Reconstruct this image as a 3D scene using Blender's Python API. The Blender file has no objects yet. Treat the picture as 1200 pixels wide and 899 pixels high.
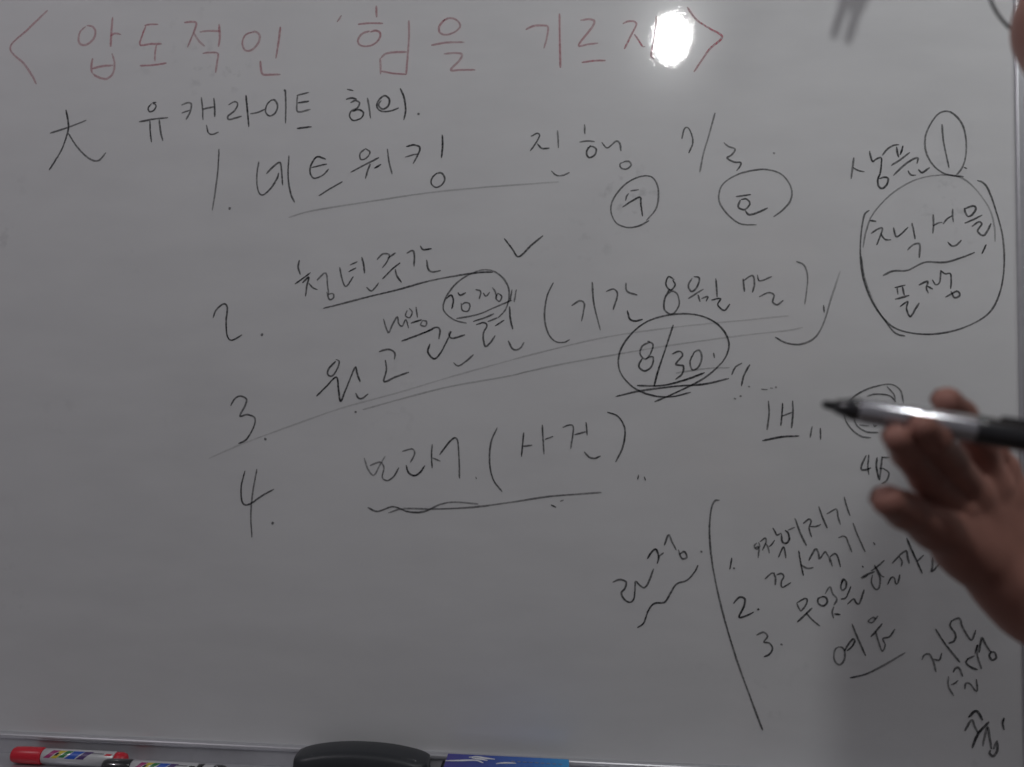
import bpy, bmesh, math, random
import numpy as np
from mathutils import Vector, Matrix

# ------------------------------------------------------------------ camera
scene = bpy.context.scene
C = scene.collection
rng = random.Random(7)
CAM = np.array([0.0, -0.95, 1.30])
YAW, PIT, ROL = math.radians(3.272), math.radians(3.687), math.radians(-1.439)
FPX = 942.0                                   # focal length in pixels of a 1200 px wide picture
fwd = np.array([-math.sin(YAW)*math.cos(PIT), math.cos(YAW)*math.cos(PIT), math.sin(PIT)])
rgt = np.cross(fwd, [0, 0, 1]); rgt /= np.linalg.norm(rgt)
upv = np.cross(rgt, fwd)
rgt, upv = math.cos(ROL)*rgt - math.sin(ROL)*upv, math.sin(ROL)*rgt + math.cos(ROL)*upv
cam = bpy.data.cameras.new('camera'); camo = bpy.data.objects.new('camera', cam); C.objects.link(camo)
camo.matrix_world = Matrix(((rgt[0], upv[0], -fwd[0], CAM[0]), (rgt[1], upv[1], -fwd[1], CAM[1]),
                            (rgt[2], upv[2], -fwd[2], CAM[2]), (0, 0, 0, 1)))
cam.sensor_width = 36; cam.lens = 36*FPX/1200; cam.clip_start = 0.02; cam.clip_end = 60
cam.dof.use_dof = True; cam.dof.focus_distance = 0.97; cam.dof.aperture_fstop = 2.7
scene.camera = camo

# ------------------------------------------------------------------ light
w = bpy.data.worlds.new('World'); scene.world = w; w.use_nodes = True
bg = w.node_tree.nodes['Background']; bg.inputs[0].default_value = (0.955, 0.925, 1.0, 1); bg.inputs[1].default_value = 0.110
LAMP = np.array([0.263, -1.0, 2.291]); LAMP_STRENGTH = 162.0
scene.render.engine = 'CYCLES'
scene.view_settings.view_transform = 'Standard'; scene.view_settings.look = 'None'
scene.view_settings.exposure = 0.16; scene.view_settings.gamma = 1

def at(px, py, depth):
    """world point seen at a picture position, at a distance along the view axis"""
    return CAM + depth*(fwd + (px-600)/FPX*rgt - (py-449.5)/FPX*upv)
def on_plane(px, py, y):
    d = fwd + (px-600)/FPX*rgt - (py-449.5)/FPX*upv
    return CAM + d*((y-CAM[1])/d[1])

# ------------------------------------------------------------------ helpers
def tag(o, label=None, cat=None, group=None, kind=None):
    if label: o['label'] = label
    if cat: o['category'] = cat
    if group: o['group'] = group
    if kind: o['kind'] = kind
    return o
def link(name, me, mat, parent=None, smooth=True):
    o = bpy.data.objects.new(name, me); C.objects.link(o)
    if mat: me.materials.append(mat)
    if parent: o.parent = parent
    if smooth:
        for p in me.polygons: p.use_smooth = True
    return o
def mesh(name, V, F):
    me = bpy.data.meshes.new(name); me.from_pydata([tuple(map(float, v)) for v in V], [], F); me.update(); return me
def empty(name, loc, rot=(0, 0, 0)):
    o = bpy.data.objects.new(name, None); C.objects.link(o); o.location = loc; o.rotation_euler = rot
    o.empty_display_size = 0.02; return o
def box_mesh(name, lo, hi, bev=0.0, seg=3):
    bm = bmesh.new(); bmesh.ops.create_cube(bm, size=1)
    for v in bm.verts:
        v.co = Vector([(lo[i]+hi[i])/2 + v.co[i]*(hi[i]-lo[i]) for i in range(3)])
    if bev: bmesh.ops.bevel(bm, geom=bm.edges[:], offset=bev, segments=seg, profile=0.5, affect='EDGES')
    me = bpy.data.meshes.new(name); bm.to_mesh(me); bm.free(); return me
def lathe_mesh(name, prof, n=32, axis=0):
    """profile of (along, radius) turned about the x axis"""
    V, F = [], []
    for (a, r) in prof:
        for k in range(n):
            t = 2*math.pi*k/n; V.append((a, r*math.cos(t), r*math.sin(t)))
    for i in range(len(prof)-1):
        for k in range(n):
            k2 = (k+1) % n; F.append((i*n+k, i*n+k2, (i+1)*n+k2, (i+1)*n+k))
    F.append(tuple(range(n))[::-1]); F.append(tuple((len(prof)-1)*n+k for k in range(n)))
    me = mesh(name, V, F); bm = bmesh.new(); bm.from_mesh(me); bmesh.ops.recalc_face_normals(bm, faces=bm.faces[:]); bm.to_mesh(me); bm.free()
    return me
def extrude_x(name, prof, x0, x1, bev=0):
    n = len(prof); V = [(x0, y, z) for y, z in prof] + [(x1, y, z) for y, z in prof]
    F = [tuple(range(n)), tuple(range(2*n-1, n-1, -1))] + [(i, (i+1) % n, n+(i+1) % n, n+i) for i in range(n)]
    me = mesh(name, V, F); bm = bmesh.new(); bm.from_mesh(me); bmesh.ops.recalc_face_normals(bm, faces=bm.faces[:]); bm.to_mesh(me); bm.free()
    return me
def tube_mesh(name, pts, r, n=10, closed=False):
    pts = [Vector(p) for p in pts]; V, F = [], []; m = len(pts); ref = Vector((0.123, 0.3, 0.9)).normalized(); N = None
    for i, p in enumerate(pts):
        a = pts[(i-1) % m] if (closed or i > 0) else p; b = pts[(i+1) % m] if (closed or i < m-1) else p
        t = (b-a).normalized()
        N = (N - t*N.dot(t)).normalized() if N else (ref - t*ref.dot(t)).normalized()
        B = t.cross(N); rr = r[i] if hasattr(r, '__len__') else r
        for k in range(n):
            q = 2*math.pi*k/n; V.append(p + rr*(math.cos(q)*N + math.sin(q)*B))
    for i in range(m if closed else m-1):
        j = (i+1) % m
        for k in range(n): F.append((i*n+k, i*n+(k+1) % n, j*n+(k+1) % n, j*n+k))
    if not closed: F += [tuple(range(n))[::-1], tuple((m-1)*n+k for k in range(n))]
    return mesh(name, V, F)

# ------------------------------------------------------------------ materials
def material(name, col, rough=0.5, metal=0.0, spec=0.5, noise=None, bump=None, coat=0.0, coat_rough=0.05, sss=0.0):
    m = bpy.data.materials.new(name); m.use_nodes = True; nt = m.node_tree; b = nt.nodes['Principled BSDF']
    b.inputs['Base Color'].default_value = (*col, 1); b.inputs['Roughness'].default_value = rough
    b.inputs['Metallic'].default_value = metal; b.inputs['Specular IOR Level'].default_value = spec
    b.inputs['Coat Weight'].default_value = coat; b.inputs['Coat Roughness'].default_value = coat_rough
    if sss:
        b.inputs['Subsurface Weight'].default_value = sss; b.inputs['Subsurface Radius'].default_value = (0.006, 0.0025, 0.0015)
        b.inputs['Subsurface Scale'].default_value = 1.0
    tc = nt.nodes.new('ShaderNodeTexCoord')
    if noise:
        sc, amt, col2 = noise
        n = nt.nodes.new('ShaderNodeTexNoise'); n.inputs['Scale'].default_value = sc; n.inputs['Detail'].default_value = 6
        nt.links.new(tc.outputs['Object'], n.inputs['Vector'])
        r = nt.nodes.new('ShaderNodeValToRGB'); r.color_ramp.elements[0].position = 0.5-amt; r.color_ramp.elements[1].position = 0.5+amt
        r.color_ramp.elements[0].color = (*col, 1); r.color_ramp.elements[1].color = (*col2, 1)
        nt.links.new(n.outputs['Fac'], r.inputs['Fac']); nt.links.new(r.outputs['Color'], b.inputs['Base Color'])
    if bump:
        sc, st, dist = bump
        n = nt.nodes.new('ShaderNodeTexNoise'); n.inputs['Scale'].default_value = sc; n.inputs['Detail'].default_value = 4
        nt.links.new(tc.outputs['Object'], n.inputs['Vector'])
        u = nt.nodes.new('ShaderNodeBump'); u.inputs['Strength'].default_value = st; u.inputs['Distance'].default_value = dist
        nt.links.new(n.outputs['Fac'], u.inputs['Height']); nt.links.new(u.outputs['Normal'], b.inputs['Normal'])
    return m

def board_material():
    m = material('board_enamel', (0.66, 0.66, 0.67), rough=0.2, spec=0.11, coat=1.0, coat_rough=0.01)
    nt = m.node_tree; b = nt.nodes['Principled BSDF']; tc = nt.nodes.new('ShaderNodeTexCoord')
    # wiped-off ink haze: broad clouds and finer eraser smears, wear of the surface itself
    n1 = nt.nodes.new('ShaderNodeTexNoise'); n1.inputs['Scale'].default_value = 3.2; n1.inputs['Detail'].default_value = 5
    mp = nt.nodes.new('ShaderNodeMapping'); mp.inputs['Rotation'].default_value = (0, 0.5, 0); mp.inputs['Scale'].default_value = (5, 1, 16)
    n2 = nt.nodes.new('ShaderNodeTexNoise'); n2.inputs['Scale'].default_value = 1.6; n2.inputs['Detail'].default_value = 6
    nt.links.new(tc.outputs['Object'], n1.inputs['Vector']); nt.links.new(tc.outputs['Object'], mp.inputs['Vector'])
    nt.links.new(mp.outputs['Vector'], n2.inputs['Vector'])
    mu = nt.nodes.new('ShaderNodeMath'); mu.operation = 'MULTIPLY'
    nt.links.new(n1.outputs['Fac'], mu.inputs[0]); nt.links.new(n2.outputs['Fac'], mu.inputs[1])
    r = nt.nodes.new('ShaderNodeValToRGB'); e = r.color_ramp.elements
    e[0].position = 0.12; e[0].color = (0.665, 0.665, 0.675, 1); e[1].position = 0.46; e[1].color = (0.60, 0.60, 0.612, 1)
    nt.links.new(mu.outputs[0], r.inputs['Fac'])
    # faint ghosts of erased words
    n3 = nt.nodes.new('ShaderNodeTexNoise'); n3.inputs['Scale'].default_value = 60; n3.inputs['Detail'].default_value = 3
    n4 = nt.nodes.new('ShaderNodeTexNoise'); n4.inputs['Scale'].default_value = 5.5; n4.inputs['Detail'].default_value = 2
    for q in (n3, n4): nt.links.new(tc.outputs['Object'], q.inputs['Vector'])
    g1 = nt.nodes.new('ShaderNodeMapRange'); g1.inputs['From Min'].default_value = 0.57; g1.inputs['From Max'].default_value = 0.7
    g2 = nt.nodes.new('ShaderNodeMapRange'); g2.inputs['From Min'].default_value = 0.6; g2.inputs['From Max'].default_value = 0.72
    nt.links.new(n3.outputs['Fac'], g1.inputs['Value']); nt.links.new(n4.outputs['Fac'], g2.inputs['Value'])
    gm = nt.nodes.new('ShaderNodeMath'); gm.operation = 'MULTIPLY'; nt.links.new(g1.outputs[0], gm.inputs[0]); nt.links.new(g2.outputs[0], gm.inputs[1])
    gs = nt.nodes.new('ShaderNodeMath'); gs.operation = 'MULTIPLY'; gs.inputs[1].default_value = 0.22; nt.links.new(gm.outputs[0], gs.inputs[0])
    mx = nt.nodes.new('ShaderNodeMix'); mx.data_type = 'RGBA'; mx.inputs['B'].default_value = (0.2, 0.2, 0.22, 1)
    nt.links.new(gs.outputs[0], mx.inputs['Factor']); nt.links.new(r.outputs['Color'], mx.inputs['A'])
    nt.links.new(mx.outputs['Result'], b.inputs['Base Color'])
    # orange peel of the enamel
    n5 = nt.nodes.new('ShaderNodeTexNoise'); n5.inputs['Scale'].default_value = 330; n5.inputs['Detail'].default_value = 2
    nt.links.new(tc.outputs['Object'], n5.inputs['Vector'])
    u = nt.nodes.new('ShaderNodeBump'); u.inputs['Strength'].default_value = 1.0; u.inputs['Distance'].default_value = 0.000045
    nt.links.new(n5.outputs['Fac'], u.inputs['Height']); nt.links.new(u.outputs['Normal'], b.inputs['Coat Normal'])
    return m
def ink_material(name, col):
    m = material(name, col, rough=0.45, spec=0.4); nt = m.node_tree; b = nt.nodes['Principled BSDF']
    a = nt.nodes.new('ShaderNodeAttribute'); a.attribute_name = 'ink'
    tc = nt.nodes.new('ShaderNodeTexCoord'); n = nt.nodes.new('ShaderNodeTexNoise'); n.inputs['Scale'].default_value = 260; n.inputs['Detail'].default_value = 3
    nt.links.new(tc.outputs['Object'], n.inputs['Vector'])
    mr = nt.nodes.new('ShaderNodeMapRange'); mr.inputs['From Min'].default_value = 0.3; mr.inputs['From Max'].default_value = 0.6
    mr.inputs['To Min'].default_value = 0.62; mr.inputs['To Max'].default_value = 1.0
    nt.links.new(n.outputs['Fac'], mr.inputs['Value'])
    mu = nt.nodes.new('ShaderNodeMath'); mu.operation = 'MULTIPLY'
    nt.links.new(a.outputs['Fac'], mu.inputs[0]); nt.links.new(mr.outputs[0], mu.inputs[1]); nt.links.new(mu.outputs[0], b.inputs['Alpha'])
    return m
M = dict(
    board=board_material(), red_ink=ink_material('red_ink', (0.50, 0.09, 0.14)), black_ink=ink_material('black_ink', (0.016, 0.017, 0.021)),
    alu=material('anodised_aluminium', (0.60, 0.60, 0.63), rough=0.3, metal=0.6, noise=(90, 0.3, (0.54, 0.54, 0.57)), coat=0.5, coat_rough=0.12),
    wall=material('painted_wall', (0.62, 0.61, 0.58), rough=0.85, bump=(300, 0.2, 0.0006)),
    floor=material('floor_vinyl', (0.11, 0.09, 0.08), rough=0.5, noise=(9, 0.3, (0.14, 0.115, 0.10))),
    skin=material('skin', (0.34, 0.165, 0.135), rough=0.5, spec=0.3, noise=(55, 0.3, (0.41, 0.205, 0.165)), bump=(420, 0.35, 0.0007), sss=0.12),
    nail=material('fingernail', (0.42, 0.25, 0.22), rough=0.25),
    shirt=material('dark_knit_shirt', (0.03, 0.023, 0.024), rough=0.95, spec=0.15, noise=(300, 0.3, (0.035, 0.03, 0.033)), bump=(700, 0.5, 0.001)),
    trousers=material('dark_trousers', (0.03, 0.032, 0.04), rough=0.9, bump=(600, 0.4, 0.001)),
    shoe=material('black_shoe', (0.015, 0.014, 0.014), rough=0.4),
    hair=material('black_hair', (0.012, 0.010, 0.010), rough=0.5, bump=(160, 0.8, 0.004)),
    eye=material('eye_white', (0.7, 0.68, 0.65), rough=0.15), iris=material('dark_iris', (0.03, 0.015, 0.01), rough=0.1),
    frame_dark=material('dark_metal_rim', (0.035, 0.035, 0.042), rough=0.32, metal=0.35),
    black_plastic=material('black_plastic', (0.012, 0.012, 0.015), rough=0.22, coat=1.0, coat_rough=0.05),
    felt=material('black_felt', (0.012, 0.012, 0.014), rough=0.95, bump=(900, 0.8, 0.001)),
    eraser=material('black_moulded_plastic', (0.022, 0.025, 0.030), rough=0.42, noise=(40, 0.3, (0.03, 0.033, 0.038)), bump=(500, 0.2, 0.0004)),
    red_plastic=material('red_plastic', (0.62, 0.016, 0.035), rough=0.35),
    silver=material('silver_barrel', (0.50, 0.50, 0.53), rough=0.17, metal=0.75, noise=(30, 0.3, (0.47, 0.47, 0.51)), coat=1.0, coat_rough=0.09),
    pale=material('pale_barrel', (0.60, 0.60, 0.62), rough=0.3, metal=0.2),
    nib=material('felt_nib', (0.01, 0.01, 0.012), rough=0.6),
    print_grey=material('grey_print', (0.2, 0.2, 0.22), rough=0.4),
    magenta=material('magenta_print', (0.36, 0.03, 0.16), rough=0.4), yellow=material('yellow_print', (0.62, 0.50, 0.05), rough=0.4),
    green=material('green_print', (0.02, 0.20, 0.05), rough=0.4), blue=material('blue_print', (0.02, 0.09, 0.48), rough=0.4),
    purple=material('purple_print', (0.08, 0.04, 0.16), rough=0.4), white=material('white_print', (0.75, 0.76, 0.8), rough=0.4),
    shadow_caster=material('shadow_caster_dark', (0.02, 0.02, 0.025), rough=0.9),
    brass=material('lamp_socket', (0.05, 0.05, 0.05), rough=0.4),
)
def glass():
    m = bpy.data.materials.new('lens_glass'); m.use_nodes = True; b = m.node_tree.nodes['Principled BSDF']
    b.inputs['Base Color'].default_value = (1, 1, 1, 1); b.inputs['Roughness'].default_value = 0.0
    b.inputs['Alpha'].default_value = 0.06; return m
M['lens'] = glass()
def emit(name='lit_bulb', strength=LAMP_STRENGTH, tint=(0.98, 1.0, 0.99)):
    m = bpy.data.materials.new(name); m.use_nodes = True; nt = m.node_tree; nt.nodes.clear()
    e = nt.nodes.new('ShaderNodeEmission'); e.inputs[0].default_value = (*tint, 1); e.inputs[1].default_value = strength
    o = nt.nodes.new('ShaderNodeOutputMaterial'); nt.links.new(e.outputs[0], o.inputs[0]); return m
M['bulb'] = emit(); M['fill_panel'] = emit('lit_fill_panel', 14.5); M['fill_bulb'] = emit('lit_fill_bulb', 185.0, (1.0, 0.95, 1.0))

# ------------------------------------------------------------------ setting
wall = link('wall', box_mesh('wall', (-3.2, 0.03, 0.0), (3.4, 0.13, 2.75)), M['wall'], smooth=False); tag(wall, kind='structure')
fl = link('floor', box_mesh('floor', (-3.2, -4.2, -0.1), (3.4, 0.03, 0.0)), M['floor'], smooth=False); tag(fl, kind='structure')

# pendant bulb whose mirror image shines in the enamel
lamp = empty('pendant_lamp', tuple(LAMP)); tag(lamp, 'bare lit bulb on a cord, mirrored as a white glare in the whiteboard', 'lamp')
prof = []
for i in range(25):
    t = math.pi*i/24; a = -0.050*math.cos(t); prof.append((a, max(0.0008, 0.0365*math.sin(t)*(1.0-0.10*math.cos(t)*-1))))
b_ = link('bulb', lathe_mesh('bulb', prof, 32), M['bulb'], lamp); b_.rotation_euler = (0, math.radians(90), 0)
s_ = link('socket', lathe_mesh('socket', [(-0.048, 0.012), (-0.046, 0.017), (-0.10, 0.018), (-0.11, 0.012), (-0.115, 0.004)], 24), M['brass'], lamp); s_.rotation_euler = (0, math.radians(90), 0)
c_ = link('cord', tube_mesh('cord', [(0, 0, 0.112), (0, 0, 0.25), (0, 0, 0.46)], 0.003), M['brass'], lamp)

# fill bulb added out of view at left, to light board and face
fill_left = empty('added_fill_bulb', (-1.50, -1.05, 2.70)); tag(fill_left, 'small round fill bulb added out of view, left of the board, to light board and face', 'lamp')
sp_ = [(-0.05*math.cos(math.pi*i/16), max(0.001, 0.05*math.sin(math.pi*i/16))) for i in range(17)]
g_ = link('bulb', lathe_mesh('fill_bulb', sp_, 24), M['fill_bulb'], fill_left); g_.rotation_euler = (0, math.radians(90), 0)
g_ = link('holder', lathe_mesh('fill_bulb_holder', [(-0.047, 0.014), (-0.06, 0.022), (-0.10, 0.022), (-0.105, 0.004)], 24), M['brass'], fill_left); g_.rotation_euler = (0, math.radians(90), 0)
fill_right = empty('added_fill_panel', (1.16, -0.70, 2.46)); tag(fill_right, 'flat rectangular fill panel added out of view, right of the board, to balance the light', 'lamp')  # extra panel added outside the view to even out the board's light
link('diffuser', box_mesh('diffuser', (-0.33, -0.08, 0.0), (0.33, 0.08, 0.006)), M['fill_panel'], fill_right, False)
link('housing', box_mesh('housing', (-0.345, -0.095, 0.0065), (0.345, 0.095, 0.035), 0.004), M['white'], fill_right, False)
for x_ in (-0.25, 0.25): link('cord', tube_mesh('cord', [(x_, 0, 0.035), (x_, 0, 0.15), (x_, 0, 0.29)], 0.002), M['brass'], fill_right)

# ------------------------------------------------------------------ whiteboard
ZB, ZT, XR, XL = 0.933, 1.850, 0.527, -1.05
board = empty('whiteboard', (-0.26, 0, ZB)); bo = np.array([-0.26, 0, ZB])
tag(board, 'white enamel board covered with red and black Korean handwriting, in an aluminium frame', 'whiteboard')
def bpart(name, me, mat, smooth=False):
    o = link(name, me, mat, None, smooth); o.parent = board; o.location = tuple(-bo); return o
bpart('panel', box_mesh('panel', (XL-0.01, 0, ZB-0.02), (XR+0.01, 0.012, ZT+0.02)), M['board'])
def rail_profile(w_, h_, n=8):      # a rounded bead against the enamel, then a flat face
    p = [(0.011, 0.0), (0, 0.0)]
    for i in range(n+1):
        t = math.pi/2*i/n; p.append((-h_ + 0.0035*(1-math.sin(t)), 0.0035*(1-math.cos(t))))
    p += [(-h_, w_-0.003), (-h_+0.002, w_), (0.02, w_), (0.02, 0.012), (0.011, 0.012)]
    return p
# right and left stiles (profile drawn in y and x), top rail
def stile(x0, sgn):
    pr = rail_profile(0.026, 0.0045); V, F = [], []; n = len(pr)
    for z in (ZB-0.03, ZT+0.028):
        V += [(x0+sgn*q, y, z) for y, q in pr]
    F = [tuple(range(n)), tuple(range(2*n-1, n-1, -1))] + [(i, (i+1) % n, n+(i+1) % n, n+i) for i in range(n)]
    me = mesh('stile', V, F); bm = bmesh.new(); bm.from_mesh(me); bmesh.ops.recalc_face_normals(bm, faces=bm.faces[:]); bm.to_mesh(me); bm.free()
    return me
bpart('frame_stile', stile(XR, 1), M['alu']); bpart('frame_stile', stile(XL, -1), M['alu'])
bpart('frame_rail', extrude_x('rail', [(y, ZT+q) for y, q in rail_profile(0.026, 0.011)], XL+0.001, XR-0.001), M['alu'])
# bottom rail with its bright bead and the pen ledge below it
ZL = 0.9095
bead = [(0.011, ZB), (-0.001, ZB)]
for i in range(9):
    t = math.pi*i/8; bead.append((-0.004-0.0035*math.sin(t), ZB-0.0035+0.0035*math.cos(t)))
bead += [(-0.0045, ZB-0.0075), (-0.0045, ZL-0.004), (0.02, ZL-0.004), (0.02, ZB-0.012), (0.011, ZB-0.012)]
bpart('frame_rail', extrude_x('bottom_rail', bead, XL+0.001, XR-0.001), M['alu'])
ledge = [(-0.0048, ZL), (-0.066, ZL-0.0015), (-0.070, ZL+0.006), (-0.0735, ZL+0.006), (-0.076, ZL-0.002), (-0.070, ZL-0.006), (-0.0048, ZL-0.0042)]
bpart('pen_ledge', extrude_x('pen_ledge', ledge, XL+0.02, XR-0.02), M['alu'])

# ------------------------------------------------------------------ handwriting (ink film on the enamel)
ZTICK = [0]
def catmull(P):
    P = np.array(P, float)
    if len(P) < 3: 
        n = max(2, int(np.linalg.norm(P[-1]-P[0])/1.2)+1); return np.array([P[0]+(P[-1]-P[0])*i/n for i in range(n+1)])
    Q = np.vstack([2*P[0]-P[1], P, 2*P[-1]-P[-2]]); out = []
    for i in range(1, len(Q)-2):
        p0, p1, p2, p3 = Q[i-1], Q[i], Q[i+1], Q[i+2]; n = max(2, int(np.linalg.norm(p2-p1)/1.2))
        for k in range(n):
            t = k/n
            out.append(0.5*(2*p1+(p2-p0)*t+(2*p0-5*p1+4*p2-p3)*t*t+(3*p1-p0-3*p2+p3)*t**3))
    out.append(P[-1]); return np.array(out)
def strokes(name, groups, mat, label=None):
    for g in groups:
        ox, oy, sc, txt = g[:4]; cl = []
        for st in txt.split('|'):
            P = np.array([tuple(map(float, q.split(','))) for q in st.split()])/sc; lo_, hi_ = P.min(0)-5, P.max(0)+5; new = [[st], lo_, hi_]; rest = []
            for c in cl:
                if np.all(c[1] < new[2]) and np.all(new[1] < c[2]): new = [c[0]+new[0], np.minimum(c[1], new[1]), np.maximum(c[2], new[2])]
                else: rest.append(c)
            cl = rest+[new]
        for c in cl: word(name, [(ox, oy, sc, '|'.join(c[0]), *g[4:])], mat)
def word(name, groups, mat, label=None):
    """groups: (offset x, offset y, scale, 'polylines', ink, width, fade_end) read off the writing, laid on the board plane"""
    V, F, INK = [], [], []
    for g in groups:
        ox, oy, sc, txt, ink, wid0 = g[:6]; fade = g[6] if len(g) > 6 else 0.0
        for st in txt.split('|'):
            nums = [tuple(map(float, q.split(','))) for q in st.split()]
            if not nums: continue
            wid = wid0
            P = np.array(nums)/sc + [ox, oy]
            if len(P) == 1: wid = wid*1.45; P = np.array([P[0]-[1.3, 0.2], P[0], P[0]+[1.3, 0.5]])
            P = catmull(P); P = P + 0.12*np.array([[rng.gauss(0, 1), rng.gauss(0, 1)] for _ in P])*0.6
            W = np.array([on_plane(x, y, 0.0) for x, y in P])[:, [0, 2]]
            n = len(W); T = np.gradient(W, axis=0); T /= (np.linalg.norm(T, axis=1)[:, None]+1e-9); N = np.stack([-T[:, 1], T[:, 0]], 1)
            ph = rng.random()*6; base = len(V); amp = 0.85+0.3*rng.random()
            for i in range(n):
                s = i/(n-1); e = min(1, 0.55+min(i, n-1-i)/3*0.5)
                hw = 0.5*wid*0.00101*e*(1+0.12*math.sin(ph+i*0.11)+0.05*rng.gauss(0, 1))
                y = -0.00016-0.0000012*ZTICK[0]-0.00000006*i
                a, b = W[i]+N[i]*hw, W[i]-N[i]*hw
                V += [(a[0], y, a[1]), (b[0], y, b[1])]
                k = ink*amp*(1-fade*s)*(0.9+0.1*math.sin(ph*2+i*0.07)); INK += [min(1, k)]*2
                if i: q = base+2*i; F.append((q-2, q-1, q+1, q))
            ZTICK[0] += 1
    me = mesh(name, V, F); at_ = me.attributes.new('ink', 'FLOAT', 'POINT'); at_.data.foreach_set('value', INK)
    o = bpart(name, me, mat)
    if label: o['label'] = label
    return o
A1 = (0, 0, 3.0); A2 = (300, 0, 3.0); A3 = (600, 0, 3.0); A4 = (900, 0, 3.997); A5 = (200, 260, 2.9975); A6 = (500, 260, 2.398)
A7 = (240, 460, 2.2204); A8 = (900, 100, 2.997); B2 = (700, 560, 2.8548); B3 = (950, 700, 4.516); B7 = (940, 430, 4.615); B8 = (860, 580, 4.495); Z6 = (720, 0, 8.565)
RD, RW = 0.50, 2.5
strokes('heading_word', [
 (*A1, "168,36 100,102 36,168 85,225 112,265 128,297|302,93 282,112 276,140 285,157 305,157 328,138 336,112 325,94 305,90|396,60 392,110 389,165|388,128 405,118 426,122|326,205 321,235 324,258|324,242 360,233 398,230|394,188 403,225 396,260 372,278 342,270 325,258", RD, RW),
 (*A1, "508,90 530,86 557,86|513,92 500,125 493,158 530,155 569,155|550,158 545,190 545,216|491,232 540,229 586,222", RD, RW),
 (*A1, "647,80 675,77 690,82 682,112 659,167|680,115 700,145 720,163|702,113 735,109 772,110|770,85 773,130 768,166|712,188 740,185 766,189 763,220 758,256", RD, RW),
 (*A1, "885,113 862,125 852,152 862,177 885,176 908,152 913,125 898,112 880,117|986,94 979,150 970,206|915,214 918,245 925,262 950,263 986,262", RD, RW),
 (*A2, "301,54 285,78", 0.5, 2.0),
 (*A2, "423,20 424,62|358,86 400,82 447,83|400,110 372,120 358,145 372,162 405,160 430,142 437,118 422,108 402,113|537,72 538,130 533,200 528,262|436,205 438,230 438,262|438,206 455,190 490,184 531,183|440,250 480,258 529,262", RD, RW),
 (*A2, "664,68 645,92 646,114 668,123 700,112 718,92 706,72 682,64 656,75|616,160 670,150 733,149|660,190 700,187 724,192 716,212 685,246 720,246 771,246", RD, RW),
 (*A2, "948,105 975,92 1005,90 1026,95 1023,130 1012,171|1067,48 1068,140 1070,239", RD, RW),
 (*A3, "240,72 270,68 289,75 280,98 234,159 268,156 303,152|245,220 290,214 329,213", RD, RW),
 (*Z6, "85,240 130,218 190,213 219,235 213,268 160,370 100,492|200,345 240,400 280,465 310,468|422,160 412,280 395,400 378,480 370,560 398,594", RD*1.1, RW),
 (*Z6, "730,72 790,160 850,220 960,290 1080,372 960,490 880,600 798,724", RD*1.15, RW)], M['red_ink'], 'faded red Korean heading between angle brackets')
BK, BW = 0.79, 2.15
strokes('written_word', [
 (*A1, "232,386 240,430 238,465 215,530 173,598|176,469 240,448 304,423|240,468 270,515 310,555 345,565 373,537", BK, BW),
 (*A1, "534,364 521,380 526,393 541,388 549,372 538,362 550,360|489,429 540,419 592,414|527,425 529,470 533,500|560,420 565,465 573,496", BK, BW),
 (*A1, "638,370 662,361 673,368 668,395 654,421|638,398 668,388|708,342 712,380 714,422|752,345 755,380 755,412|712,384 752,376|726,440 732,465 745,473 769,465", BK, BW),
 (*A1, "803,369 825,358 836,366 826,388 802,408 804,420 825,416 850,409|865,335 870,390 875,446|879,401 905,396 931,385", BK, BW),
 (*A1, "955,351 939,368 934,393 948,408 968,397 976,372 965,352 950,355|998,321 1003,317 1005,370 1004,434|1043,336 1087,325|1046,336 1044,365 1048,393 1092,385|1048,362 1087,356|1044,452 1096,446", BK, BW),
 (*A2, "320,314 342,319|317,350 335,345 355,349|332,362 348,354 364,362 356,380 336,390 329,408 343,424 370,415 378,396 360,386 338,392|392,344 398,380 403,417", BK, BW),
 (*A2, "441,353 431,370 446,384 465,372 469,350 453,337 432,352 425,375 440,391 470,391 502,380|507,311 521,345 526,390 519,423|571,401", BK, BW)], M['black_ink'])
strokes('written_word', [
 (*A1, "770,524 766,600 756,680 746,740", 0.75, 2.0, 0.25), (*A1, "808,733", BK, 2.8),
 (*A2, "10,568 3,620 7,668 22,686 50,665 74,628 80,608|36,612 62,585 84,572 90,600 94,652", 0.75, 2.1), (*A2, "116,547 113,620 122,680 136,712", 0.65, 2.1),
 (*A2, "246,560 215,552 196,575 190,605 204,627 235,616 256,594|195,590 225,582 250,577|221,689 260,664 304,639", BK, 2.1),
 (*A2, "386,522 366,540 369,561 388,556 401,536 386,523|333,606 380,581 433,554|402,576 391,605 385,629|416,592 440,578|462,524 468,570 479,613", 0.8, 2.1),
 (*A2, "528,516 555,510 576,519 569,545 552,576|524,553 550,545 573,542|655,474 656,515 652,556|636,608 620,625 616,645 632,659 653,650 664,628 651,608 632,612", BK, 2.1),
 (*A2, "115,765 200,741 400,709 600,679 800,659 980,646 1065,640", 0.32, 2.0, 0.2),
 (*A3, "66,480 90,469 97,477 86,500 64,531|88,505 106,522 132,521|160,459 162,490 163,521|138,601 155,616 178,617 203,607|255,438 256,472|237,500 265,496 291,498|276,511 262,535 270,554 290,546 296,525 281,515 265,520|315,500 333,520 350,510 366,497 379,504 383,532|396,569 380,577 384,592 404,594 419,581 411,568 393,568", BK, 2.1),
 (*A3, "597,489 605,455 618,449 632,475 635,505 621,539", BK, 2.0), (*A3, "714,397 691,480 673,540 660,606", 0.7, 2.0, 0.25), (*A3, "744,501 760,515 784,525 772,545 756,556 780,570 804,572 800,588 789,601", BK, 2.1), (*A3, "921,539", BK, 2.2)], M['black_ink'])
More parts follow.
